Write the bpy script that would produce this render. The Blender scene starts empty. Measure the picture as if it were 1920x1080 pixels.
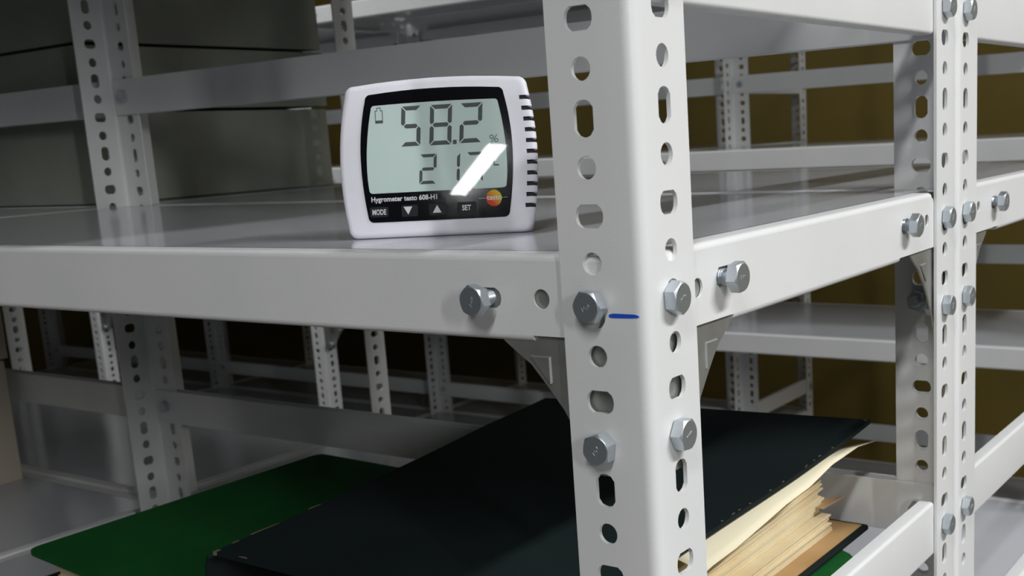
import bpy, bmesh, math, random
from mathutils import Vector, Matrix
from mathutils.geometry import delaunay_2d_cdt
random.seed(7)
C = bpy.context.scene.collection
sc = bpy.context.scene

# ------------------------------------------------------------------ camera
cam_d = bpy.data.cameras.new('camera'); cam = bpy.data.objects.new('camera', cam_d); C.objects.link(cam)
_yaw, _pitch, _roll = 0.59868, -0.19911, -0.05652
fwd = Vector((-math.sin(_yaw)*math.cos(_pitch), math.cos(_yaw)*math.cos(_pitch), math.sin(_pitch)))
rt = Vector((math.cos(_yaw), math.sin(_yaw), 0)); up = rt.cross(fwd)
R_ = math.cos(_roll)*rt + math.sin(_roll)*up
U_ = -math.sin(_roll)*rt + math.cos(_roll)*up
M = Matrix((R_, U_, -fwd)).transposed().to_4x4(); M.translation = Vector((0.25407, -0.39658, 0.04927))
cam.matrix_world = M
cam_d.sensor_width = 36; cam_d.lens = 2159.27/1920*36
cam_d.shift_x = (960-1155.51)/1920; cam_d.shift_y = (689.36-540)/1920
cam_d.clip_start = .01
cam_d.dof.use_dof = True; cam_d.dof.focus_distance = .6; cam_d.dof.aperture_fstop = 22
sc.camera = cam

# ------------------------------------------------------------------ light, exposure
sc.view_settings.view_transform = 'Standard'; sc.view_settings.look = 'None'
sc.view_settings.gamma = 1; sc.view_settings.use_curve_mapping = False
sc.view_settings.exposure = 0.0
try:
    sc.cycles.use_denoising = True
    sc.cycles.max_bounces = 8
    sc.cycles.sample_clamp_indirect = 4
except Exception: pass
w = bpy.data.worlds.new('room_ambient'); sc.world = w; w.use_nodes = True
w.node_tree.nodes['Background'].inputs[0].default_value = (.9, .97, .93, 1)
w.node_tree.nodes['Background'].inputs[1].default_value = .012

def tube(name, loc, sx, sy, power, aim=(0, 0, -1), col=(.99, .995, 1)):
    l = bpy.data.lights.new(name, 'AREA'); l.shape = 'RECTANGLE'; l.size = sx; l.size_y = sy
    l.energy = power; l.color = col
    o = bpy.data.objects.new(name, l); C.objects.link(o); o.location = loc
    o.rotation_euler = Vector(aim).to_track_quat('-Z', 'Y').to_euler()
    return o
# fluorescent fittings on the ceiling over the cross aisle (x > 0) and over the aisle between the rows, plus one added fill light
tube('ceiling_tube_light', (1.55, .5, 1.4), .12, 1.2, 66)
tube('ceiling_tube_light', (.6, -1.55, 1.4), .12, 1.2, 29)
tube('ceiling_tube_light', (.87, -5.25, 1.4), .09, 1.1, 7)
tube('ceiling_tube_light', (-2.4, .95, 1.4), 1.2, .12, 20)
tube('added_side_fill', (4.5, -2.4, 1.4), .12, 1.2, 60, (-4.9, 2.6, -1.45))  # added low fill from the right, brightens deep posts and boxes; no known fitting
tube('ceiling_tube_light', (1.55, 2.6, 1.4), .12, 1.2, 10)

# ------------------------------------------------------------------ materials
def mat(name, col, rough=.5, metal=0, spec=.5, coat=0, noise=0, nscale=200, bump=0, bscale=900, var=None, vscale=20):
    m = bpy.data.materials.new(name); m.use_nodes = True; nt = m.node_tree
    b = nt.nodes['Principled BSDF']
    b.inputs['Base Color'].default_value = (*col, 1); b.inputs['Roughness'].default_value = rough
    b.inputs['Metallic'].default_value = metal; b.inputs['Specular IOR Level'].default_value = spec
    b.inputs['Coat Weight'].default_value = coat
    tc = nt.nodes.new('ShaderNodeTexCoord')
    if var is not None:
        n = nt.nodes.new('ShaderNodeTexNoise'); n.inputs['Scale'].default_value = vscale; n.inputs['Detail'].default_value = 5
        nt.links.new(tc.outputs['Object'], n.inputs['Vector'])
        r = nt.nodes.new('ShaderNodeValToRGB'); r.color_ramp.elements[0].position = .35; r.color_ramp.elements[1].position = .65
        r.color_ramp.elements[0].color = (*col, 1); r.color_ramp.elements[1].color = (*var, 1)
        nt.links.new(n.outputs['Fac'], r.inputs['Fac']); nt.links.new(r.outputs['Color'], b.inputs['Base Color'])
    if bump:
        n2 = nt.nodes.new('ShaderNodeTexNoise'); n2.inputs['Scale'].default_value = bscale; n2.inputs['Detail'].default_value = 2
        nt.links.new(tc.outputs['Object'], n2.inputs['Vector'])
        bp = nt.nodes.new('ShaderNodeBump'); bp.inputs['Strength'].default_value = bump; bp.inputs['Distance'].default_value = .0005
        nt.links.new(n2.outputs['Fac'], bp.inputs['Height']); nt.links.new(bp.outputs['Normal'], b.inputs['Normal'])
    return m
PAINT = mat('white_powder_coat', (.74, .745, .74), .34, var=(.70, .71, .705), vscale=9, bump=.12, bscale=1400)
TRAYP = mat('grey_white_tray_paint', (.50, .515, .545), .12, var=(.475, .49, .52), vscale=6, bump=.015, bscale=300)
ZINC = mat('zinc_plated_steel', (.56, .61, .65), .38, metal=.86, bump=.1, bscale=2500)
GALV = mat('galvanised_plate', (.52, .53, .51), .48, metal=.85, var=(.43, .44, .42), vscale=60)
DARKST = mat('dark_steel', (.10, .11, .11), .4, metal=.8)
BLUE = mat('blue_marker_ink', (.015, .08, .55), .5)
HOUS = mat('pearl_white_plastic', (.80, .79, .86), .38, bump=.25, bscale=3500)
BLACKP = mat('black_plastic', (.006, .006, .009), .08)
VENTB = mat('vent_shade_black', (.004, .004, .006), .6)
LCD = mat('lcd_grey_green', (.74, .90, .86), .45, var=(.77, .93, .89), vscale=18)
SEG = mat('lcd_segment_grey', (.10, .12, .12), .5)
SILV = mat('silver_print', (.55, .55, .55), .5)
WHITEP = mat('white_print', (.9, .9, .9), .5)
BTN = mat('button_rubber', (.012, .015, .022), .45)
WALLM = mat('brown_wall_paint', (.15, .105, .014), .8, var=(.125, .09, .012), vscale=3)
FLOORM = mat('grey_floor', (.18, .17, .16), .6, var=(.14, .14, .13), vscale=4)
BOXG = mat('grey_green_card', (.34, .36, .30), .8, var=(.30, .32, .27), vscale=12)
BOXB = mat('beige_card', (.46, .41, .33), .8, var=(.41, .37, .30), vscale=10)
GREEN = mat('green_cloth', (.003, .085, .014), .75, spec=.2, var=(.003, .07, .012), vscale=30, bump=.4, bscale=2200)
BLACKC = mat('blackish_green_cloth', (.004, .009, .010), .75, spec=.2, var=(.006, .013, .013), vscale=8, bump=.4, bscale=2200)
EDGEW = mat('worn_card_edge', (.13, .11, .07), .9)
PAPER = mat('aged_cream_paper', (.80, .70, .47), .85, var=(.74, .60, .36), vscale=25)
LEAFM = mat('cream_leaf', (.83, .76, .55), .85)
TAN = mat('tan_pastedown', (.52, .33, .15), .85, var=(.42, .25, .10), vscale=15)
BROWNP = mat('brown_flap_paper', (.55, .36, .19), .85)

m = bpy.data.materials.new('red_orange_yellow_dot'); m.use_nodes = True; nt = m.node_tree; b = nt.nodes['Principled BSDF']
tc = nt.nodes.new('ShaderNodeTexCoord'); sp = nt.nodes.new('ShaderNodeSeparateXYZ'); ad = nt.nodes.new('ShaderNodeMath'); ad.operation = 'ADD'
rp = nt.nodes.new('ShaderNodeValToRGB')
nt.links.new(tc.outputs['Generated'], sp.inputs[0]); nt.links.new(sp.outputs['X'], ad.inputs[0]); nt.links.new(sp.outputs['Z'], ad.inputs[1])
mp = nt.nodes.new('ShaderNodeMath'); mp.operation = 'MULTIPLY'; mp.inputs[1].default_value = .5
nt.links.new(ad.outputs[0], mp.inputs[0]); nt.links.new(mp.outputs[0], rp.inputs['Fac'])
rp.color_ramp.elements[0].position = .3; rp.color_ramp.elements[0].color = (.75, .06, .02, 1)
rp.color_ramp.elements[1].position = .75; rp.color_ramp.elements[1].color = (.85, .62, .03, 1)
nt.links.new(rp.outputs['Color'], b.inputs['Base Color']); DOT = m

m = bpy.data.materials.new('clear_window'); m.use_nodes = True; nt = m.node_tree; nt.nodes.clear()
out = nt.nodes.new('ShaderNodeOutputMaterial'); mx = nt.nodes.new('ShaderNodeMixShader'); tr = nt.nodes.new('ShaderNodeBsdfTransparent')
gl = nt.nodes.new('ShaderNodeBsdfGlossy'); gl.inputs['Roughness'].default_value = .015; fr = nt.nodes.new('ShaderNodeFresnel'); fr.inputs[0].default_value = 1.5
nt.links.new(fr.outputs[0], mx.inputs[0]); nt.links.new(tr.outputs[0], mx.inputs[1]); nt.links.new(gl.outputs[0], mx.inputs[2]); nt.links.new(mx.outputs[0], out.inputs[0])
GLASS = m

# ------------------------------------------------------------------ helpers
def obj(name, bm, material, parent=None, smooth=None):
    me = bpy.data.meshes.new(name)
    bmesh.ops.recalc_face_normals(bm, faces=bm.faces[:])
    bm.to_mesh(me); bm.free()
    for mm in (material if isinstance(material, (list, tuple)) else [material]): me.materials.append(mm)
    if smooth:
        me.polygons.foreach_set('use_smooth', [True]*len(me.polygons))
        try: me.set_sharp_from_angle(angle=math.radians(smooth))
        except Exception: pass
    o = bpy.data.objects.new(name, me); C.objects.link(o)
    if parent is not None: o.parent = parent
    return o
def thing(name, label, cat, loc=(0, 0, 0), rot=(0, 0, 0), group=None):
    o = bpy.data.objects.new(name, None); C.objects.link(o); o.location = loc; o.rotation_euler = rot
    o.empty_display_size = .02
    o['label'] = label; o['category'] = cat
    if group: o['group'] = group
    return o
def struct(o, label, cat): o['kind'] = 'structure'; o['label'] = label; o['category'] = cat; return o
def box(bm, x0, x1, y0, y1, z0, z1, mi=0):
    vs = [bm.verts.new((x, y, z)) for x in (x0, x1) for y in (y0, y1) for z in (z0, z1)]
    for f in ((0, 1, 3, 2), (4, 6, 7, 5), (0, 4, 5, 1), (2, 3, 7, 6), (0, 2, 6, 4), (1, 5, 7, 3)):
        bm.faces.new([vs[i] for i in f]).material_index = mi
def prism(bm, loop, f0, f1, mi=0):
    """closed loop of 2-D points, f0/f1 map a point to 3-D for the two caps"""
    a = [bm.verts.new(f0(*p)) for p in loop]; b = [bm.verts.new(f1(*p)) for p in loop]
    bm.faces.new(a).material_index = mi; bm.faces.new(b[::-1]).material_index = mi
    for i in range(len(loop)):
        j = (i+1) % len(loop); bm.faces.new((a[i], a[j], b[j], b[i])).material_index = mi
def bevel(bm, wd, seg=2):
    bmesh.ops.bevel(bm, geom=bm.edges[:], offset=wd, segments=seg, affect='EDGES', profile=.5)

# hole outlines, centred on (s, l)
def h_round(s, l, r=.0049, n=18): return [(s+r*math.cos(2*math.pi*i/n), l+r*math.sin(2*math.pi*i/n)) for i in range(n)]
def h_slot(s, l, hw, hl, flat, n=7):
    """slot along l with straight sides and bulged ends"""
    pts = []
    for i in range(n):
        t = -1+2*i/(n-1); pts.append((s-hw*t, l+flat+(hl-flat)*math.sqrt(max(0, 1-t*t*.98))))
    for i in range(n):
        t = 1-2*i/(n-1); pts.append((s-hw*t, l-flat-(hl-flat)*math.sqrt(max(0, 1-t*t*.98))))
    return pts
def h_vert(s, l): return h_slot(s, l, .0049, .0077, .0040)
def h_horz(s, l): return [(s+(y-l), l+(x-s)) for x, y in h_slot(s, l, .0050, .0070, .0036)][::-1]

def sheet(bm, zones, l0, l1, t, fmap, mi=0):
    """folded sheet metal. zones: ('flat', p0, p1, holes) with holes in (distance from p0, l), or ('bend', pts).
    profile points are 2-D; outer side is on the left-hand normal rotated -90 (dx,dz)->(dz,-dx). fmap(a,b,l)->xyz"""
    cache = {}
    def V(p, nrm, l):
        key = (round(p[0], 6), round(p[1], 6), round(l, 6))
        if key not in cache:
            q = (p[0]-nrm[0]*t, p[1]-nrm[1]*t)
            cache[key] = (bm.verts.new(fmap(p[0], p[1], l)), bm.verts.new(fmap(q[0], q[1], l)))
        return cache[key]
    faces = []
    for z in zones:
        if z[0] == 'flat':
            p0, p1 = z[1], z[2]; holes = z[3] if len(z) > 3 else []
            ln = math.hypot(p1[0]-p0[0], p1[1]-p0[1]); d = ((p1[0]-p0[0])/ln, (p1[1]-p0[1])/ln); n = (d[1], -d[0])
            outer = z[4] if len(z) > 4 and z[4] else [(0, l0), (ln, l0), (ln, l1), (0, l1)]
            P = lambda s, l: V((p0[0]+d[0]*s, p0[1]+d[1]*s), n, l)
            if not holes:
                faces.append([P(*q) for q in outer]); continue
            vs = [Vector(q) for q in outer]; fs = [list(range(len(outer)))]
            for h in holes:
                fs.append(list(range(len(vs), len(vs)+len(h)))); vs += [Vector(q) for q in h]
            ov, oe, of, *_ = delaunay_2d_cdt(vs, [], fs, 5, 1e-7)
            for f in of:
                faces.append([P(ov[i][0], ov[i][1]) for i in f])
        else:
            pts = z[1]; nn = z[2]
            for i in range(len(pts)-1):
                faces.append([V(pts[i], nn[i], l0), V(pts[i+1], nn[i+1], l0), V(pts[i+1], nn[i+1], l1), V(pts[i], nn[i], l1)])
    edge = {}
    for f in faces:
        fo = [v[0] for v in f]; fi = [v[1] for v in f]
        try:
            bm.faces.new(fo).material_index = mi; bm.faces.new(fi[::-1]).material_index = mi
        except ValueError: continue
        for i in range(len(f)):
            j = (i+1) % len(f); k = frozenset((f[i][0], f[j][0]))
            edge.setdefault(k, []).append((f[i], f[j]))
    for k, l in edge.items():
        if len(l) == 1:
            a, b_ = l[0]
            try: bm.faces.new((a[0], b_[0], b_[1], a[1])).material_index = mi
            except ValueError: pass
def arc(cx, cy, r, a0, a1, n=5):
    pts, nn = [], []
    for i in range(n+1):
        a = math.radians(a0+(a1-a0)*i/n); c, s = math.cos(a), math.sin(a)
        pts.append((cx+r*c, cy+r*s)); nn.append((c, s))
    return ('bend', pts, nn)

# ------------------------------------------------------------------ the room
bm = bmesh.new(); box(bm, -9, 4, -8, 3.2, -1.16, -1.10); struct(obj('floor', bm, FLOORM), 'grey concrete floor under the shelving', 'floor')
bm = bmesh.new(); box(bm, -9, 4, 3.0, 3.1, -1.10, 1.7); struct(obj('wall_back', bm, WALLM), 'brown wall behind the farthest racks', 'wall')

# ------------------------------------------------------------------ racks
ZF, ZT = -1.10, .70
W = .4075
WA, WB = .0428, .0412
def post_bm(sx, sy, wa, wb, ha, hb, zA=.0965, zB=.1003, zf=ZF, zt=ZT):
    """slotted angle: flange a runs along x (sx), flange b along y (sy), outer corner at the origin"""
    bm = bmesh.new(); r = .0058; t = .0020
    holesA, holesB = [], []
    for k in range(-40, 70):
        for z0, hs, off in ((zA, holesA, wa-ha), (zB, holesB, hb-r)):
            z = z0-.02*k
            if zf+.012 < z < zt-.012:
                kk = k % 4
                hs.append(h_horz(off, z) if kk == 0 else h_vert(off, z) if kk == 2 else h_round(off, z))
    zones = [('flat', (-wa, 0), (-r, 0), holesA), arc(-r, r, r, -90, 0, 8), ('flat', (0, r), (0, wb), holesB)]
    sheet(bm, zones, zf, zt, t, lambda a, b_, l: (-sx*a, sy*b_, l))
    return bm
def bolt_bm(stand=.0006, shank=.016, nut=True, rot=0.0, seed=0, low=False):
    bm = bmesh.new(); rn = random.Random(seed)
    AF = .0065; h = .0014 if low else .0055; n = 48; r0 = AF*.955
    bot, top, cap = [], [], []
    for i in range(n):
        a = 2*math.pi*i/n; da = (a % (math.pi/3))-math.pi/6; r = AF/math.cos(da)
        c, s = math.cos(a+rot), math.sin(a+rot)
        bot.append(bm.verts.new((r*c, r*s, stand))); top.append(bm.verts.new((r*c, r*s, stand+h-(r-r0)*.75)))
        cap.append(bm.verts.new((r0*c, r0*s, stand+h)))
    bm.faces.new(bot[::-1]); bm.faces.new(cap)
    for i in range(n):
        j = (i+1) % n; bm.faces.new((bot[i], bot[j], top[j], top[i])); bm.faces.new((top[i], top[j], cap[j], cap[i]))
    # embossed grade strokes on the head
    for k, (x, wd, ln) in enumerate(() if low else ((-.0021, .00035, .0016), (-.0008, .00035, .0008), (.0003, .00035, .0015), (.0014, .0005, .0010))):
        y = rn.uniform(-.0004, .0004); a = rot*.7
        v = []
        for zz in (stand+h-.0002, stand+h+.00025):
            for dx, dy in ((-wd, -ln/2), (wd, -ln/2), (wd, ln/2), (-wd, ln/2)):
                X, Y = x+dx+dy*.3, y+dy; v.append(bm.verts.new((X*math.cos(a)-Y*math.sin(a), X*math.sin(a)+Y*math.cos(a), zz)))
        for f in ((3, 2, 1, 0), (4, 5, 6, 7), (0, 1, 5, 4), (1, 2, 6, 5), (2, 3, 7, 6), (3, 0, 4, 7)): bm.faces.new([v[i] for i in f])
    ns = 20; rs = .0038
    rings = []
    zz = stand
    while zz > -shank:
        for rr in (rs, rs*.88): rings.append((zz, rr)); zz -= .0006
    prev = None
    for z_, rr in rings:
        ring = [bm.verts.new((rr*math.cos(2*math.pi*i/ns), rr*math.sin(2*math.pi*i/ns), z_)) for i in range(ns)]
        if prev:
            for i in range(ns): bm.faces.new((prev[i], prev[(i+1) % ns], ring[(i+1) % ns], ring[i]))
        prev = ring
    bm.faces.new(prev)
    if nut:
        lp = [(AF/math.cos(math.pi/6)*math.cos(math.pi/3*i+.3), AF/math.cos(math.pi/6)*math.sin(math.pi/3*i+.3)) for i in range(6)]
        prism(bm, lp, lambda x, y: (x, y, -.0065), lambda x, y: (x, y, -.0120))
    return bm
BOLTS = {}
def add_bolt(parent, p, axis, stand=.0006, low=False, i=[0], shank=.016):
    i[0] += 1
    v = i[0] % 5; key = (v, stand, low, shank)
    if key not in BOLTS:
        o = obj('bolt', bolt_bm(stand, shank, shank > .01, rot=.17+.41*v, seed=v, low=low), ZINC, parent, smooth=25); BOLTS[key] = o.data
    else:
        o = bpy.data.objects.new('bolt', BOLTS[key]); C.objects.link(o); o.parent = parent
    o.location = p
    o.rotation_euler = Vector(axis).to_track_quat('Z', 'Y').to_euler()
    return o
def gusset_bm():
    """plate in the x-z plane, corner at origin, going -x and -z"""
    bm = bmesh.new()
    lp = [(-.003, -.004), (-.098, -.004), (-.098, -.026), (-.0855, -.035), (-.077, -.0418), (-.0651, -.050), (-.0568, -.0593), (-.0484, -.0696), (-.040, -.083), (-.034, -.098), (-.003, -.098)]
    prism(bm, lp, lambda x, z: (x, 0, z), lambda x, z: (x, .0013, z))
    tri = [(-.0655, -.0455), (-.0535, -.0455), (-.0535, -.0575)]
    prism(bm, tri, lambda x, z: (x, .0003, z), lambda x, z: (x+.001*(1 if x < -.06 else -1), -.0008, z-.0008))
    return bm
LIPH = .0394
def lip(bm, l0, l1, holes, fmap, t=.0012, ret=True, rnd=False):
    """tray edge: flat top 8 mm, rounded bend, drop, return flange. profile a = outward, b = up"""
    r = .003
    ln = LIPH-2*r
    zones = [('flat', (-.012, 0), (-r, 0))][:0]
    # travel so that outer normal (dz,-dx) points outward: go from bottom to top
    hs = [[(b_+LIPH-r, a) for a, b_ in h] for h in holes]
    outer = None
    if rnd:   # rounded upper corner at the l1 end
        q = [(0, l0), (0, l1)]
        outer = [(0, l0), (ln, l0), (ln, l1-.004), (ln-.0012, l1-.0012), (ln-.004, l1), (0, l1)]
    zones = [('flat', (0, -LIPH+r), (0, -r), hs, outer)]
    sheet(bm, zones, l0, l1, t, fmap)
    l1b = l1-.004 if rnd else l1
    sheet(bm, [arc(-r, -r, r, 0, 90), ('flat', (-r, 0), (-.014, 0))], l0, l1b, t, fmap)
    if ret: sheet(bm, [('flat', (-.016, -LIPH), (-r, -LIPH)), arc(-r, -LIPH+r, r, -90, 0)], l0+.075, l1b-.06, t, fmap)
def tray_bm(fy, L):
    """tray with origin at the rack's front right corner, tray top z=0. fy maps y"""
    bm = bmesh.new(); o = .002; e = .013
    yb = W-.002
    box(bm, -L+o+e, -o-e, fy(o+e), fy(yb-e), -.0012, 0, 1)
    fl = [h_round(-.0557, -.0198, .0045), [(s, l) for l, s in h_slot(-.0200, -.0865, .0047, .0080, .0040)],
          h_round(-L+.0557, -.0198, .0045), [(s, l) for l, s in h_slot(-.0200, -L+.0865, .0047, .0080, .0040)]]
    lip(bm, -L+o, -o, fl, lambda a, b_, l: (l, fy(o-a), b_))                       # front
    lip(bm, -L+o, -o, [], lambda a, b_, l: (l, fy(yb+a), b_))                      # back
    fs = [h_round(.0467, -.0196, .0045), [(s, l) for l, s in h_slot(-.0175, .0715, .0047, .0075, .0040)],
          h_round(.3520, -.0175, .0040), [(s, l) for l, s in h_slot(-.0175, .3120, .0047, .0075, .0040)]]
    lip(bm, .0045, .3655, fs, lambda a, b_, l: (-o+a, fy(l), b_), rnd=True)
    lip(bm, .0045, .3655, fs, lambda a, b_, l: (-L+o-a, fy(l), b_), rnd=True)
    return bm
def side_bar_bm(fy):
    bm = bmesh.new(); r = .0025; h = .0394; t = .0014
    zones = [('flat', (-.010, 0), (-r, 0)), arc(-r, r, r, -90, 0), ('flat', (0, r), (0, h-r)), arc(-r, h-r, r, 0, 90), ('flat', (-r, h), (-.010, h))]
    sheet(bm, zones, .0045, .3655, t, lambda a, b_, l: (a, fy(l), b_))
    return bm
def make_rack(name, label, x0, y0, s, z0=0, bars=(.1018, -.2557, -.615), levels=(.3575, 0, -.3575, -.715), q=None, L=.9625, over=None, skip=()):
    """s=+1: front faces -y at y0; s=-1: front faces +y at y0. x0 is the right end."""
    t = thing(name, label, 'rack', (x0, y0, z0+ZF)); over = over or {}
    fy = (lambda y: y) if s > 0 else (lambda y: -y)
    dz = -ZF
    q = q or {}
    posts = {}
    for key, cx, cy, sx, sy in (('P', 0, 0, -1, 1), ('Q', 0, W, -1, -1), ('R', -L, 0, 1, 1), ('S', -L, W, 1, -1)):
        if key in skip: continue
        wa, wb, ha, hb = q.get(key, (WA, WB, .0258, .0222))
        cx, sx = over.get(key, (cx, sx))
        o = obj('post', post_bm(sx, sy*s, wa, wb, ha, hb), PAINT, t, smooth=40)
        o.location = (cx, fy(cy), dz); posts[key] = o
    tray = None
    for z in levels:
        if tray is None: tray = obj('shelf_tray', tray_bm(fy, L), [PAINT, TRAYP], t, smooth=40); o = tray
        else:
            o = bpy.data.objects.new('shelf_tray', tray.data); C.objects.link(o); o.parent = t
        o.location = (0, 0, dz+z)
    sb = bb = None
    for z in bars:
        if bb is None:
            bm = bmesh.new(); yb = W-.0032
            a, b_ = sorted((fy(yb), fy(yb-.0016))); box(bm, -L+.005, -.005, a, b_, 0, .0394); bevel(bm, .0005, 1)
            bb = obj('back_bar', bm, PAINT, t); o = bb
        else:
            o = bpy.data.objects.new('back_bar', bb.data); C.objects.link(o); o.parent = t
        o.location = (0, 0, dz+z)
        for x in (-.0022,):
            if sb is None: sb = obj('side_bar', side_bar_bm(fy), PAINT, t, smooth=40); o = sb
            else:
                o = bpy.data.objects.new('side_bar', sb.data); C.objects.link(o); o.parent = t
            o.location = (x, 0, dz+z)
            if x < -.5: o.rotation_euler = (0, 0, math.pi); o.location = (x, fy(.370), dz+z)
    # gusset plates under the trays, on both flanges of every corner
    gd = None
    for z in (0, -.3575):
        for cx, cy, sx, sy in ((0, 0, -1, 1), (0, W, -1, -1), (-L, 0, 1, 1), (-L, W, 1, -1)):
            for fl in ('ab' if cy == 0 else 'b'):
                o = obj('gusset_plate', gusset_bm(), GALV, t) if gd is None else bpy.data.objects.new('gusset_plate', gd)
                if gd is None: gd = o.data
                else: C.objects.link(o); o.parent = t
                syy = sy*s
                if fl == 'a':   # plate plane parallel to x
                    bas = Matrix(((-sx, 0, 0), (0, syy, 0), (0, 0, 1)))
                    off = Vector((0, syy*.0036, 0))
                else:
                    bas = Matrix(((0, sx, 0), (-syy, 0, 0), (0, 0, 1)))
                    off = Vector((sx*.0036, 0, 0))
                mw = bas.to_4x4(); mw.translation = Vector((cx, fy(cy), dz+z))+off
                o.matrix_basis = mw
    # bolts
    def B(x, y, z, ax, st=.0006):
        low = ax[0] < 0 or ax[1] > 0
        return add_bolt(t, (x, fy(y), dz+z), (ax[0], ax[1]*s, ax[2]), -.0002 if low else st, low)
    yP = q.get('P', (0, 0, 0, .0210))[3]; yQ = W-q.get('Q', (0, 0, 0, .0222))[3]
    for z in (0, -.36):
        for xx, sg in ((0, 1), (-L, -1)):
            B(xx, yP-.0015, z-.0200, (sg, 0, 0)); B(xx, yP-.0015, z-.0800, (sg, 0, 0))
            B(xx, yQ, z-.0180, (sg, 0, 0)); B(xx, yQ, z-.0785, (sg, 0, 0))
            B(xx-sg*.002, .0700, z-.0175, (sg, 0, 0), .0055); B(xx-sg*.002, .3120, z-.0168, (sg, 0, 0), .0045)
            B(xx-sg*.0258, 0, z-.0212, (0, -1, 0), .0015); B(xx-sg*.0258, 0, z-.0838, (0, -1, 0))
            B(xx-sg*.0865, .002, z-.0200, (0, -1, 0), .0065)
            B(xx-sg*.0250, W, z-.0785, (0, 1, 0))
    for z in bars:
        B(0, yQ, z+.0185, (1, 0, 0)); B(0, yP-.002, z+.0175, (1, 0, 0))
        for xx, sg in ((0, 1), (-L, -1)):
            add_bolt(t, (xx-sg*.0250, fy(W-.0050), dz+z+.0205), (0, -s, 0), .0003, False, shank=.004)
    return t, posts
rackA, postsA = make_rack('storage_rack', 'nearest white slotted-angle rack, with the small hygrometer standing on its middle shelf', 0, 0, 1,
                  q={'P': (.0428, .0410, .0258, .0222), 'Q': (.0440, .0416, .0245, .0247)})
rackB, postsB = make_rack('storage_rack', 'white slotted-angle rack back to back behind the hygrometer rack, at the right edge', 0, .8185, -1,
                  q={'Q': (.0428, .0432, .0258, .0165)}, L=.9875, over={'S': (-.972, 1)}, skip=('R',))
def children(o): return [c for c in bpy.data.objects if c.parent == o]
def dup(root, loc, label, keep_front=True):
    # a bay added on the left shares the corner posts of its neighbour, so it brings none at its right end
    kids = [c for c in children(root) if not c.name.startswith('side_bar') and not (c.name.startswith('post') and c.location.x > -.03 and (abs(c.location.y) > .2 or keep_front is False)) and not (c.name.startswith(('gusset', 'bolt')) and c.matrix_basis.translation.x > -.2)]
    r = root.copy(); C.objects.link(r); r.location = loc; r['label'] = label
    for ch in kids:
        c = ch.copy(); C.objects.link(c); c.parent = r
    return r
dup(rackA, (-.9625, 0, ZF), 'white rack adjoining the hygrometer rack on its far left end, holding the beige boxes', False)
dup(rackB, (-.9895, .8185, ZF), 'white rack behind at left, holding the stack of large grey-green boxes')
dup(rackB, (-1.979, .8185, ZF), 'white rack beyond the grey-green boxes, seen under the shelf at the left edge')
fl = ['far white rack across the aisle, seen at right against the brown wall', 'far white rack across the aisle, seen low through the dark middle below the hygrometer shelf',
      'far white rack across the aisle, third from the right end of its row', 'far white rack across the aisle, at the dark far left under the shelf']
fb = ['backmost white rack by the brown wall, at the right end of its row', 'backmost white rack by the wall, second from the right end',
      'backmost white rack by the wall, at the far left end']
farA, _ = make_rack('storage_rack', fl[0], -.035, 1.6, 1, z0=.008, levels=(.381, 0, -.3575, -.715), bars=(.1180, -.262, -.668), L=.9875, skip=('R',))
for i in range(1, 4): dup(farA, (-.035-.9895*i, 1.6, ZF+.008), fl[i])
farB, _ = make_rack('storage_rack', fb[0], -1.025, 2.420, -1, z0=.008, bars=(.1180, -.262, -.668), L=.9875, skip=('R',))
for i in range(1, 3): dup(farB, (-1.025-.9895*i, 2.420, ZF+.008), fb[i])
# blue felt-pen line on the nearest post
bm = bmesh.new()
lp = [(-.0189, -.0256), (-.0184, -.0247), (-.0165, -.0243), (-.0060, -.0243), (-.0042, -.0247), (-.0034, -.0252), (-.0045, -.0258), (-.0075, -.0261), (-.0165, -.0263), (-.0182, -.0262)]
prism(bm, lp, lambda x, z: (x, -.00012, z), lambda x, z: (x, .0001, z))
o = obj('pen_mark', bm, BLUE, postsA['P']); o['label'] = 'short blue felt-pen line'

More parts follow.
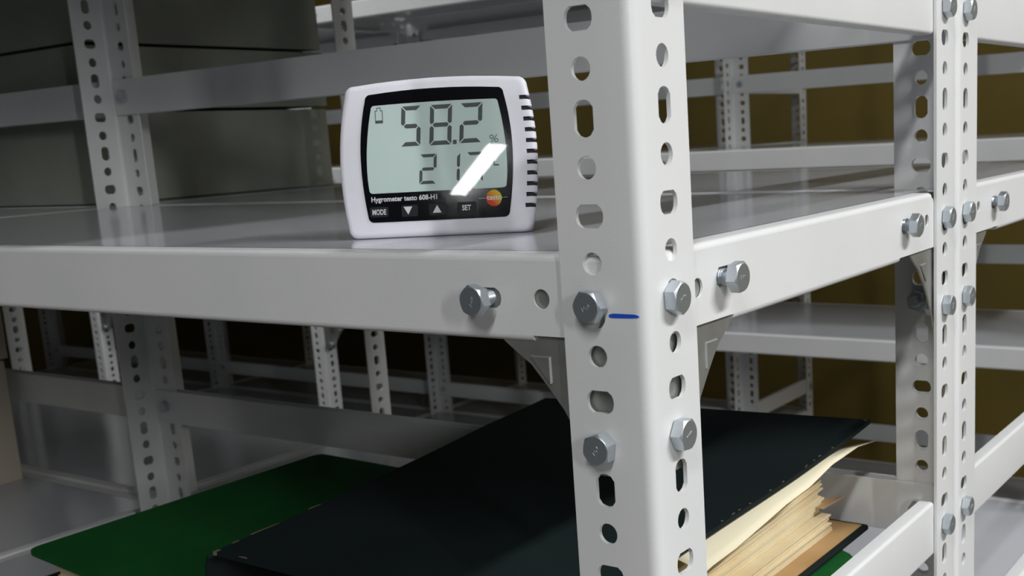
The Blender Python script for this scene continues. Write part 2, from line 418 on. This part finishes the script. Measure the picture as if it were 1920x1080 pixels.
# ------------------------------------------------------------------ hygrometer
yaw, tilt = math.radians(26), math.radians(8)
base = Vector((-.2278, .0538, 0))+Vector((math.cos(yaw), math.sin(yaw), 0))*.052
hy = thing('hygrometer', 'small silver-white digital hygrometer showing 58.2 on its grey display, standing on the shelf', 'hygrometer',
           (base.x, base.y, .0003), (-tilt, 0, yaw))
mm_ = .001
def lerp_curve(keys, t):
    for (a, va), (b_, vb) in zip(keys, keys[1:]):
        if t <= b_:
            u = (t-a)/(b_-a); return va+(vb-va)*u
    return keys[-1][1]
def outline(hw_bot, hw_mid, hw_top, v0, v1, vmid, crown, rad, n=18, nc=6, crown_b=0):
    """barrel outline, counter-clockwise from bottom left; (u, v) in mm"""
    def hw(v):   # quadratic through three widths
        x = (v-vmid)/((v1-vmid) if v > vmid else (vmid-v0)); e = hw_top if v > vmid else hw_bot
        return hw_mid+(e-hw_mid)*abs(x)**2.0
    pts = []
    rr = rad
    # bottom edge
    pts += [(-(hw_bot-rr)+2*(hw_bot-rr)*i/8, v0-crown_b*(1-(2*i/8-1)**2)) for i in range(9)]
    # bottom right corner
    for i in range(1, nc): a = -90+90*i/nc; pts.append((hw(v0+rr)-rr+rr*math.cos(math.radians(a)), v0+rr+rr*math.sin(math.radians(a))))
    for i in range(n+1): v = v0+rr+(v1-v0-2*rr)*i/n; pts.append((hw(v), v))
    for i in range(1, nc): a = 90*i/nc; pts.append((hw(v1-rr)-rr+rr*math.cos(math.radians(a)), v1-rr+rr*math.sin(math.radians(a))))
    pts += [((hw_top-rr)-2*(hw_top-rr)*i/8, v1+crown*(1-(2*i/8-1)**2)) for i in range(9)]
    for i in range(1, nc): a = 90+90*i/nc; pts.append((-hw(v1-rr)+rr+rr*math.cos(math.radians(a)), v1-rr+rr*math.sin(math.radians(a))))
    for i in range(n+1): v = v1-rr-(v1-v0-2*rr)*i/n; pts.append((-hw(v), v))
    for i in range(1, nc): a = 180+90*i/nc; pts.append((-hw(v0+rr)+rr+rr*math.cos(math.radians(a)), v0+rr+rr*math.sin(math.radians(a))))
    return pts
def inset(pts, d):
    n = len(pts); out = []
    for i in range(n):
        a, b_ = pts[i-1], pts[(i+1) % n]; dx, dy = b_[0]-a[0], b_[1]-a[1]; l = math.hypot(dx, dy) or 1
        out.append((pts[i][0]-dy/l*d, pts[i][1]+dx/l*d))
    return out
HO = outline(51.5, 56.0, 50.2, .2, 84.4, 41, 2.2, 5.5)
def loops(bm, rings):
    prev = None
    for ring in rings:
        vs = [bm.verts.new(p) for p in ring]
        if prev is None: bm.faces.new(vs)
        else:
            for i in range(len(vs)):
                j = (i+1) % len(vs); bm.faces.new((prev[i], prev[j], vs[j], vs[i]))
        prev = vs
    bm.faces.new(prev[::-1])
def housing_bm():
    bm = bmesh.new(); rings = []; tt = math.tan(tilt)
    st = [(3.2, 0, 0), (1.6, .35, 0), (.65, 1.1, 0), (.12, 2.2, 0), (0, 3.4, 0), (0, 5, .6), (0, 12, 3), (0, 24, 8), (0, 30, 11.5), (0, 33.5, 15), (0, 34.5, 20)]
    for ins, dep, tap in st:
        ring = []
        for u, v in inset(HO, ins):
            u *= 1-tap/56; v *= 1-.55*tap/86
            if dep > 3 and v < 14: v -= max(0, min(1, (dep-3)/6))*0
            lim = (dep-0)*tt + (0 if dep > 3 else 0)
            if dep >= 5 and v < 9: v = lim+max(0, v-2)*(1-lim/9)
            v = max(v, lim+.02)
            ring.append((u*mm_, dep*mm_, v*mm_))
        rings.append(ring)
    loops(bm, rings)
    bmesh.ops.recalc_face_normals(bm, faces=bm.faces[:])
    return bm
def hwid(v): x = (v-41)/(43.4 if v > 41 else 41); e = 50.2 if v > 41 else 51.5; return 56+(e-56)*x*x
VENTS = [14.6+5.8*i for i in range(11)]
bmc = bmesh.new()
for v in VENTS:
    for sg in (1,):
        u0 = hwid(v)-5.4
        xs = sorted((sg*u0*mm_, sg*(hwid(v)+8)*mm_)); box(bmc, xs[0], xs[1], -.002, .013, (v-1.15)*mm_, (v+1.15)*mm_)
cut = obj('vent_cutter', bmc, HOUS); hs = obj('housing', housing_bm(), HOUS)
md = hs.modifiers.new('b', 'BOOLEAN'); md.operation = 'DIFFERENCE'; md.object = cut; md.solver = 'EXACT'
dg = bpy.context.evaluated_depsgraph_get(); me = bpy.data.meshes.new_from_object(hs.evaluated_get(dg))
hs.modifiers.clear(); hs.data = me
me.polygons.foreach_set('use_smooth', [True]*len(me.polygons))
try: me.set_sharp_from_angle(angle=math.radians(32))
except Exception: pass
bpy.data.objects.remove(cut, do_unlink=True); hs.parent = hy
for v in VENTS:
    for sg in (1,):
        bm = bmesh.new(); u0 = hwid(v)-5.5
        xs = sorted((sg*u0*mm_, sg*(u0+3.3)*mm_)); box(bm, xs[0], xs[1], .0010, .0125, (v-1.2)*mm_, (v+1.2)*mm_)
        o = obj('vent_shade_block', bm, VENTB, hy)  # black block in each notch, painted shade for the dark depth of the opening
def flat(name, loop, w0, w1, material, parent=hy):
    """flat piece on the face: loop in mm, from depth w0 to w1 mm in front of the face"""
    bm = bmesh.new()
    lp = []
    for p in loop:
        if not lp or (abs(p[0]-lp[-1][0])+abs(p[1]-lp[-1][1])) > 1e-4: lp.append(p)
    prism(bm, lp, lambda u, v: (u*mm_, -w1*mm_, v*mm_), lambda u, v: (u*mm_, -w0*mm_, v*mm_))
    return obj(name, bm, material, parent)
PO = outline(39.5, 43.0, 38.2, 8.8, 78.8, 44, 1.6, 3.2)
flat('display_bezel', PO, -.5, .25, BLACKP)
LO = outline(38.6, 39.6, 35.4, 24.7, 72.6, 38, .5, 2.0)
lcd = flat('lcd_screen', LO, .1, .32, LCD)
# seven segment digits
SEGS = {'0': 'abcdef', '1': 'bc', '2': 'abged', '5': 'afgcd', '7': 'abc', '8': 'abcdefg', 'C': 'afed'}
def digit(name, ch, x0, x1, ytop, ybot, wd, slant=.07):
    t = wd; g = wd*.18; H = ytop-ybot; ym = (ytop+ybot)/2
    sk = lambda x, y: (x+(y-ybot)*slant, y)
    segs = {'a': [(x0+g, ytop), (x1-g, ytop), (x1-t-g, ytop-t), (x0+t+g, ytop-t)],
            'd': [(x0+g, ybot), (x0+t+g, ybot+t), (x1-t-g, ybot+t), (x1-g, ybot)],
            'g': [(x0+t*.55+g, ym), (x0+t+g, ym+t/2), (x1-t-g, ym+t/2), (x1-t*.55-g, ym), (x1-t-g, ym-t/2), (x0+t+g, ym-t/2)],
            'f': [(x0, ytop-g), (x0+t, ytop-t-g), (x0+t, ym+t/2+g), (x0+t*.5, ym+g), (x0, ym+t*.4+g)],
            'b': [(x1, ytop-g), (x1, ym+t*.4+g), (x1-t*.5, ym+g), (x1-t, ym+t/2+g), (x1-t, ytop-t-g)],
            'e': [(x0, ybot+g), (x0, ym-t*.4-g), (x0+t*.5, ym-g), (x0+t, ym-t/2-g), (x0+t, ybot+t+g)],
            'c': [(x1, ybot+g), (x1-t, ybot+t+g), (x1-t, ym-t/2-g), (x1-t*.5, ym-g), (x1, ym-t*.4-g)]}
    bm = bmesh.new()
    for s in SEGS[ch]:
        prism(bm, [sk(*p) for p in segs[s]], lambda u, v: (u*mm_, -.00036, v*mm_), lambda u, v: (u*mm_, -.00030, v*mm_))
    return obj(name, bm, SEG, lcd)
digit('display_digit', '5', -19.8, -8.6, 71.3, 49.6, 2.3)
digit('display_digit', '8', -3.5, 8.9, 71.2, 49.4, 2.3)
digit('display_digit', '2', 13.4, 25.9, 71.1, 49.7, 2.3)
flat('decimal_point', [(9.8, 49.4), (11.9, 49.4), (12.0, 51.7), (9.9, 51.7)], .30, .36, SEG, lcd)
digit('display_digit', '2', -10.2, -.6, 44.8, 28.6, 1.7)
digit('display_digit', '1', 3.4, 12.6, 44.6, 28.4, 1.7)
digit('display_digit', '7', 16.2, 25.6, 44.6, 28.4, 1.7)
flat('decimal_point', [(13.4, 28.4), (14.9, 28.4), (15.0, 30.0), (13.5, 30.0)], .30, .36, SEG, lcd)
def ring(name, cu, cv, r, wd, parent, material=SEG, w0=.30, w1=.36, n=20):
    bm = bmesh.new(); vs = []
    for i in range(n):
        a = 2*math.pi*i/n
        vs.append([bm.verts.new(((cu+rr*math.cos(a))*mm_, -ww*mm_, (cv+rr*math.sin(a))*mm_)) for rr, ww in ((r, w1), (r-wd, w1), (r-wd, w0), (r, w0))])
    for i in range(n):
        for k in range(4): bm.faces.new((vs[i][k], vs[i][(k+1) % 4], vs[(i+1) % n][(k+1) % 4], vs[(i+1) % n][k]))
    return obj(name, bm, material, parent)
ring('degree_sign', 30.0, 43.6, 1.0, .45, lcd)
digit('unit_letter', 'C', 31.9, 35.6, 44.8, 36.6, .8, .05)
ring('percent_sign', 31.6, 52.2, 1.15, .42, lcd); ring('percent_sign', 34.2, 50.2, 1.15, .42, lcd)
flat('percent_sign', [(31.0, 49.2), (31.5, 49.2), (34.9, 53.3), (34.4, 53.3)], .30, .36, SEG, lcd)
bm = bmesh.new()
def bar_(bm, u0, v0, u1, v1): prism(bm, [(u0, v0), (u1, v0), (u1, v1), (u0, v1)], lambda u, v: (u*mm_, -.00036, v*mm_), lambda u, v: (u*mm_, -.00030, v*mm_))
for a in ((-33.6, 63, -33.2, 69.8), (-29.6, 63, -29.2, 69.8), (-33.6, 62.9, -29.2, 64.5), (-33.6, 69.5, -32.4, 69.9), (-30.4, 69.5, -29.2, 69.9), (-32.6, 69.6, -32.2, 71.5), (-30.6, 69.6, -30.2, 71.5), (-32.6, 71.1, -30.2, 71.5)): bar_(bm, *a)
obj('battery_symbol', bm, SEG, lcd)
def text(name, body, u0, u1, v0, v1, material, parent, w0=.25, w1=.34, bold=.0):
    cu = bpy.data.curves.new(name, 'FONT'); cu.body = body; cu.size = 1; cu.extrude = 0; cu.offset = bold; cu.resolution_u = 3
    to = bpy.data.objects.new(name, cu); C.objects.link(to)
    dg = bpy.context.evaluated_depsgraph_get(); me = bpy.data.meshes.new_from_object(to.evaluated_get(dg))
    bpy.data.objects.remove(to, do_unlink=True)
    xs = [v.co.x for v in me.vertices]; ys = [v.co.y for v in me.vertices]
    ax, bx, ay, by = min(xs), max(xs), min(ys), max(ys)
    for v in me.vertices:
        x = u0+(v.co.x-ax)/(bx-ax)*(u1-u0); y = v0+(v.co.y-ay)/(by-ay)*(v1-v0)
        v.co = (x*mm_, -w1*mm_, y*mm_)
    me.materials.clear(); me.materials.append(material)
    o = bpy.data.objects.new(name, me); C.objects.link(o); o.parent = parent
    return o
text('model_lettering', 'Hygrometer testo 608-H1', -38.0, -.4, 19.2, 23.0, WHITEP, hy, bold=.03)
def rrect(u0, u1, v0, v1, r, n=4):
    pts = []
    for cx, cy, a0 in ((u1-r, v0+r, -90), (u1-r, v1-r, 0), (u0+r, v1-r, 90), (u0+r, v0+r, 180)):
        for i in range(n+1): a = math.radians(a0+90*i/n); pts.append((cx+r*math.cos(a), cy+r*math.sin(a)))
    return pts
for (u0, u1, v0, v1), sym in (((-38.9, -28.5, 11.7, 17.3), 'MODE'), ((-20.9, -11.6, 11.3, 17.6), 'v'), ((-5.2, 4.7, 11.6, 17.8), '^'), ((11.0, 21.2, 11.6, 17.8), 'SET')):
    bt = flat('push_button', rrect(u0, u1, v0, v1, .9), .2, .55, BTN)
    flat('button_rim', rrect(u0-.35, u1+.35, v0-.35, v1+.35, 1.1), .2, .29, BLACKP, bt)
    if sym == 'MODE': text('button_lettering', 'MODE', -37.6, -29.7, 12.9, 16.0, WHITEP, bt, w1=.6, bold=.03)
    elif sym == 'SET': text('button_lettering', 'SET', 13.5, 18.5, 13.2, 16.2, WHITEP, bt, w1=.6, bold=.03)
    elif sym == 'v': flat('arrow_symbol', [(-17.1, 12.4), (-14.7, 16.8), (-19.7, 16.8)], .5, .6, WHITEP, bt)
    else: flat('arrow_symbol', [(-3.2, 12.7), (1.8, 12.7), (-.6, 16.9)], .5, .6, WHITEP, bt)
lg = flat('logo_disc', [(31.5+4.4*math.cos(2*math.pi*i/40), 19.2+4.5*math.sin(2*math.pi*i/40)) for i in range(40)], .2, .32, DOT)
text('logo_lettering', 'testo', 27.5, 36.0, 18.2, 20.6, WHITEP, lg, w1=.38, bold=.015)
flat('logo_line', [(23.0, 19.2), (27.0, 19.2), (27.0, 19.5), (23.0, 19.5)], .2, .34, SILV, lg)
flat('logo_line', [(36.3, 19.2), (39.2, 19.2), (39.2, 19.5), (36.3, 19.5)], .2, .34, SILV, lg)
o = flat('display_window', inset(PO, .4), .75, .80, GLASS)

# ------------------------------------------------------------------ bound volumes on the lower shelf
ZL = -.3575
def grid_surf(bm, f, nu, nv, thick, mi=0, mi_edge=None):
    """thick curved sheet: f(u,v) upper surface, thickness downwards"""
    T = [[bm.verts.new(f(i/nu, j/nv)) for j in range(nv+1)] for i in range(nu+1)]
    B_ = [[bm.verts.new(Vector(f(i/nu, j/nv))-Vector((0, 0, thick))) for j in range(nv+1)] for i in range(nu+1)]
    me_ = mi if mi_edge is None else mi_edge
    for i in range(nu):
        for j in range(nv):
            bm.faces.new((T[i][j], T[i+1][j], T[i+1][j+1], T[i][j+1])).material_index = mi
            bm.faces.new((B_[i][j], B_[i][j+1], B_[i+1][j+1], B_[i+1][j])).material_index = mi
    for i in range(nu):
        for j in (0, nv): bm.faces.new((T[i][j], T[i+1][j], B_[i+1][j], B_[i][j])).material_index = me_
    for j in range(nv):
        for i in (0, nu): bm.faces.new((T[i][j], T[i][j+1], B_[i][j+1], B_[i][j])).material_index = me_
# green volume
gv = thing('bound_volume', 'large green cloth-bound volume lying flat, partly under the black ledger', 'book', (-.34, .19, -.285))
G0 = Vector((-.34, .19, -.285))
def rpoly(cs, r, n=7):
    out = []
    for i in range(len(cs)):
        p, a, b_ = Vector(cs[i]), Vector(cs[i-1]), Vector(cs[(i+1) % len(cs)])
        rr = r[i] if isinstance(r, (list, tuple)) else r
        d0 = (a-p).normalized()*rr; d1 = (b_-p).normalized()*rr
        for k in range(n+1):
            t = k/n; out.append(tuple((p+d0)*(1-t)**2+p*2*t*(1-t)+(p+d1)*t*t))
    return out
GC = [(-.647, .064), (-.048, .004), (-.036, .343), (-.642, .3715)]
gl_ = rpoly(GC, [.013, .012, .05, .012])
bm = bmesh.new(); prism(bm, gl_, lambda x, y: (x-G0.x, y-G0.y, -.2555-G0.z), lambda x, y: (x-G0.x, y-G0.y, -.2522-G0.z)); obj('front_cover', bm, GREEN, gv)
bm = bmesh.new(); gl2 = rpoly([(-.655, .066), (-.048, .006), (-.036, .343), (-.646, .372)], .012)
prism(bm, gl2, lambda x, y: (x-G0.x, y-G0.y, -.285-G0.z), lambda x, y: (x-G0.x, y-G0.y, -.2822-G0.z)); obj('back_cover', bm, BLACKC, gv)
bm = bmesh.new()
n = 12
for k in range(n):
    z0_ = -.2820+.0263*k/n; z1_ = z0_+.0263/n*.86; j = [random.uniform(-.0018, .0018) for _ in range(4)]
    lp = [(-.628+j[0], .078+j[1]), (-.062, .022+j[1]), (-.05, .325+j[2]), (-.628+j[0], .352+j[2])]
    prism(bm, lp, lambda x, y: (x-G0.x, y-G0.y, z0_-G0.z), lambda x, y: (x-G0.x, y-G0.y, z1_-G0.z))
obj('page_block', bm, PAPER, gv)
# volume underneath, almost hidden
uv = thing('bound_volume', 'thick dark volume at the bottom of the pile, almost hidden under the green one', 'book', (-.33, .2, ZL))
bm = bmesh.new(); box(bm, -.22, .19, -.12, .12, .003, .069); obj('page_block', bm, PAPER, uv)
bm = bmesh.new(); box(bm, -.225, .195, -.125, .125, .0005, .003); obj('back_cover', bm, BLACKC, uv)
bm = bmesh.new(); box(bm, -.225, .195, -.125, .125, .069, .0722); obj('front_cover', bm, BLACKC, uv)
# black ledger
bk = thing('ledger', 'big black ledger with worn edges and cream pages, lying on top of the green volume', 'book', (-.21, .2, -.2518))
K0 = Vector((-.21, .2, -.2518))
def cover_top(u, v):
    y = .019+.378*v
    xl = -.3425-.026*min(1, v*1.3)-.0*v; xr = -.0745+.0140*v*v
    # left edge runs in, right edge straight
    x = xl+(xr-xl)*u
    z = -.1905+.012*v**2+.004*math.sin(v*3.1)*u + .009*max(0, v-.55)**2/.2*u
    y += (1-u)*.004
    return Vector((x, y, z))-K0
bm = bmesh.new(); grid_surf(bm, cover_top, 14, 18, .003, 0, 0)
fc = obj('front_cover', bm, [BLACKC, EDGEW], bk, smooth=40)
# worn pale edges and corners of the front cover
rn = random.Random(3)
def chip(u, v, su, sv):
    bm = bmesh.new()
    c = cover_top(u, v); n_ = 7
    lp = [(c.x+su*rn.uniform(.4, 1)*math.cos(2*math.pi*i/n_), c.y+sv*rn.uniform(.4, 1)*math.sin(2*math.pi*i/n_)) for i in range(n_)]
    prism(bm, lp, lambda x, y: (x, y, c.z-.0022), lambda x, y: (x, y, c.z+.00025))
    obj('worn_patch', bm, EDGEW, fc)
for u, v, a, b_ in ((.004, .004, .003, .004), (.10, .003, .005, .0012), (.0, .045, .0010, .004), (.0, .12, .0008, .014), (.0, .24, .0007, .007), (.99, .995, .0025, .0018)):
    chip(u, v, a, b_)
for k in range(16): chip(.993+.004*rn.random(), .3+.55*rn.random(), .0008, rn.uniform(.0008, .003))
bm = bmesh.new()   # spine on the left, slightly rounded
sp_ = []
for i in range(9):
    a = math.radians(-90+180*i/8); sp_.append((-.006*math.cos(a), .031+.0285*math.sin(a)))
ring_ = lambda y, sh, top: [bm.verts.new((-.3425+sh-K0.x+p[0], y-K0.y, p[1]*(1 if top == 0 else top))) for p in sp_]
rs_ = [ring_(.019+.378*t, -.026*min(1, t*1.3), 1+.20*t*t) for t in [i/10 for i in range(11)]]
for a, b_ in zip(rs_, rs_[1:]):
    for i in range(8): bm.faces.new((a[i], a[i+1], b_[i+1], b_[i]))
sol = obj('spine', bm, BLACKC, bk, smooth=60); md = sol.modifiers.new('s', 'SOLIDIFY'); md.thickness = .002; md.offset = 0
bm = bmesh.new()
bc = [(-.347, .016), (-.061, .016), (-.0585, .388), (-.372, .392)]
prism(bm, rpoly(bc, .004, 3), lambda x, y: (x-K0.x, y-K0.y, .0003), lambda x, y: (x-K0.x, y-K0.y, .0034)); bevel(bm, .0006, 1)
bcv = obj('back_cover', bm, BLACKC, bk)
bm = bmesh.new()
prism(bm, [(-.34, .02), (-.0655, .02), (-.0635, .384), (-.36, .386)], lambda x, y: (x-K0.x, y-K0.y, .0034), lambda x, y: (x-K0.x, y-K0.y, .0039))
o = obj('pastedown', bm, TAN, bcv); o['label'] = 'tan paper lining of the back cover'
bm = bmesh.new()   # page block: wavy gatherings with uneven edges
n = 26; zb = .0042; H = .0500
rn = random.Random(11)
for k in range(n):
    f0 = k/n; ex = rn.uniform(-.0022, .0022)-.012*max(0, .28-f0)/.28*0; ey = rn.uniform(-.002, .002)
    th = H/n*rn.uniform(.55, .8)
    def fp(u, v, k=k, ex=ex, ey=ey, f0=f0):
        xr = -.0835+ex-.0035*math.sin(f0*math.pi*.8)+(.006 if f0 < .25 else 0)
        x = -.352+.012*(1-v)+(xr+.352-.012*(1-v))*u; y = .110+(.252+ey)*v
        sag = -.0035*u*u*f0*math.sin(v*3.0+.4*k/n)*(1 if f0 > .4 else .4)
        return Vector((x-K0.x, y-K0.y, zb+H*f0*(.90+.10*v)+th+sag))
    grid_surf(bm, fp, 6, 10, th)
pb = obj('page_block', bm, PAPER, bk, smooth=40)
bm = bmesh.new()   # the loose cream leaf that droops out under the cover
low = [(-.0600, .1400, -.1990), (-.0600, .1516, -.1975), (-.0600, .1799, -.1967), (-.0600, .2155, -.1937), (-.0600, .2500, -.1905), (-.0600, .2875, -.1892), (-.0600, .3235, -.1840), (-.0575, .365, -.1812), (-.0515, .3975, -.1830)]
cols = []
for x, y, z in low:
    v = min(1, max(0, (y-.019)/.378)); tp = cover_top(.93, v)+K0; ed = cover_top(1, v)+K0
    row = []
    if y > .36:      # the far end hangs free of the lifted cover
        i_ = Vector((-.10, .352, -.1925)) if y < .38 else Vector((-.095, .374, -.1935))
        for k in range(7): row.append(bm.verts.new(i_.lerp(Vector((x, y, z)), k/6)-K0))
        cols.append(row); continue
    for k in range(7):
        t = k/6
        px = tp.x+(x-tp.x)*t; zz = (tp.z-.0042)*(1-t)**1.0+z*t + .0022*math.sin(t*math.pi)
        row.append(bm.verts.new((px-K0.x, y-K0.y, min(zz, ed.z-.0036)-K0.z)))
    cols.append(row)
for a, b_ in zip(cols, cols[1:]):
    for k in range(6): bm.faces.new((a[k], a[k+1], b_[k+1], b_[k]))
lf = obj('loose_leaf', bm, LEAFM, bk, smooth=60); md = lf.modifiers.new('s', 'SOLIDIFY'); md.thickness = .0004
lf['label'] = 'pale cream leaf drooping out under the cover'
bm = bmesh.new()
for x0_, y0_, x1_, y1_, z_ in ((-.094, .352, -.078, .384, .0235), (-.10, .352, -.088, .378, .0065)):
    prism(bm, [(x0_, y0_), (x1_-.002, y0_), (x1_, y1_), (x0_+.006, y1_-.008)], lambda x, y: (x-K0.x, y-K0.y, z_), lambda x, y: (x-K0.x, y-K0.y, z_+.0006))
obj('paper_flap', bm, BROWNP, bk)

# ------------------------------------------------------------------ boxes
def card_box(name, label, x0, x1, y0, y1, z0, z1, material, group=None, lid=.035):
    t = thing(name, label, 'box', ((x0+x1)/2, (y0+y1)/2, z0), group=group)
    hx, hy_ = (x1-x0)/2, (y1-y0)/2; h = z1-z0
    bm = bmesh.new(); box(bm, -hx+.0015, hx-.0015, -hy_+.0015, hy_-.0015, 0, h-.003); bevel(bm, .0008, 1); obj('body', bm, material, t)
    if lid:
        bm = bmesh.new(); box(bm, -hx, hx, -hy_, hy_, h-lid, h); bevel(bm, .001, 1); obj('lid', bm, material, t)
    return t
card_box('archive_box', 'grey-green box lying on the back shelf, bottom one of its stack', -1.50, -1.062, .434, .817, .001, .1135, BOXG, lid=0)
card_box('archive_box', 'thin grey-green box in the middle of the stack, behind the hygrometer', -1.50, -1.060, .432, .818, .1145, .1935, BOXG, lid=0)
card_box('archive_box', 'grey-green box on top of the stack at the upper left', -1.50, -1.062, .434, .817, .1945, .312, BOXG, lid=0)
card_box('storage_box', 'beige box at the left edge under the shelf, lower of two', -1.60, -1.245, .05, .3845, ZL, ZL+.1645, BOXB, lid=0)
card_box('storage_box', 'beige box at the left edge, on top of the other beige box', -1.60, -1.240, .05, .3880, ZL+.1650, ZL+.30, BOXB, lid=0)
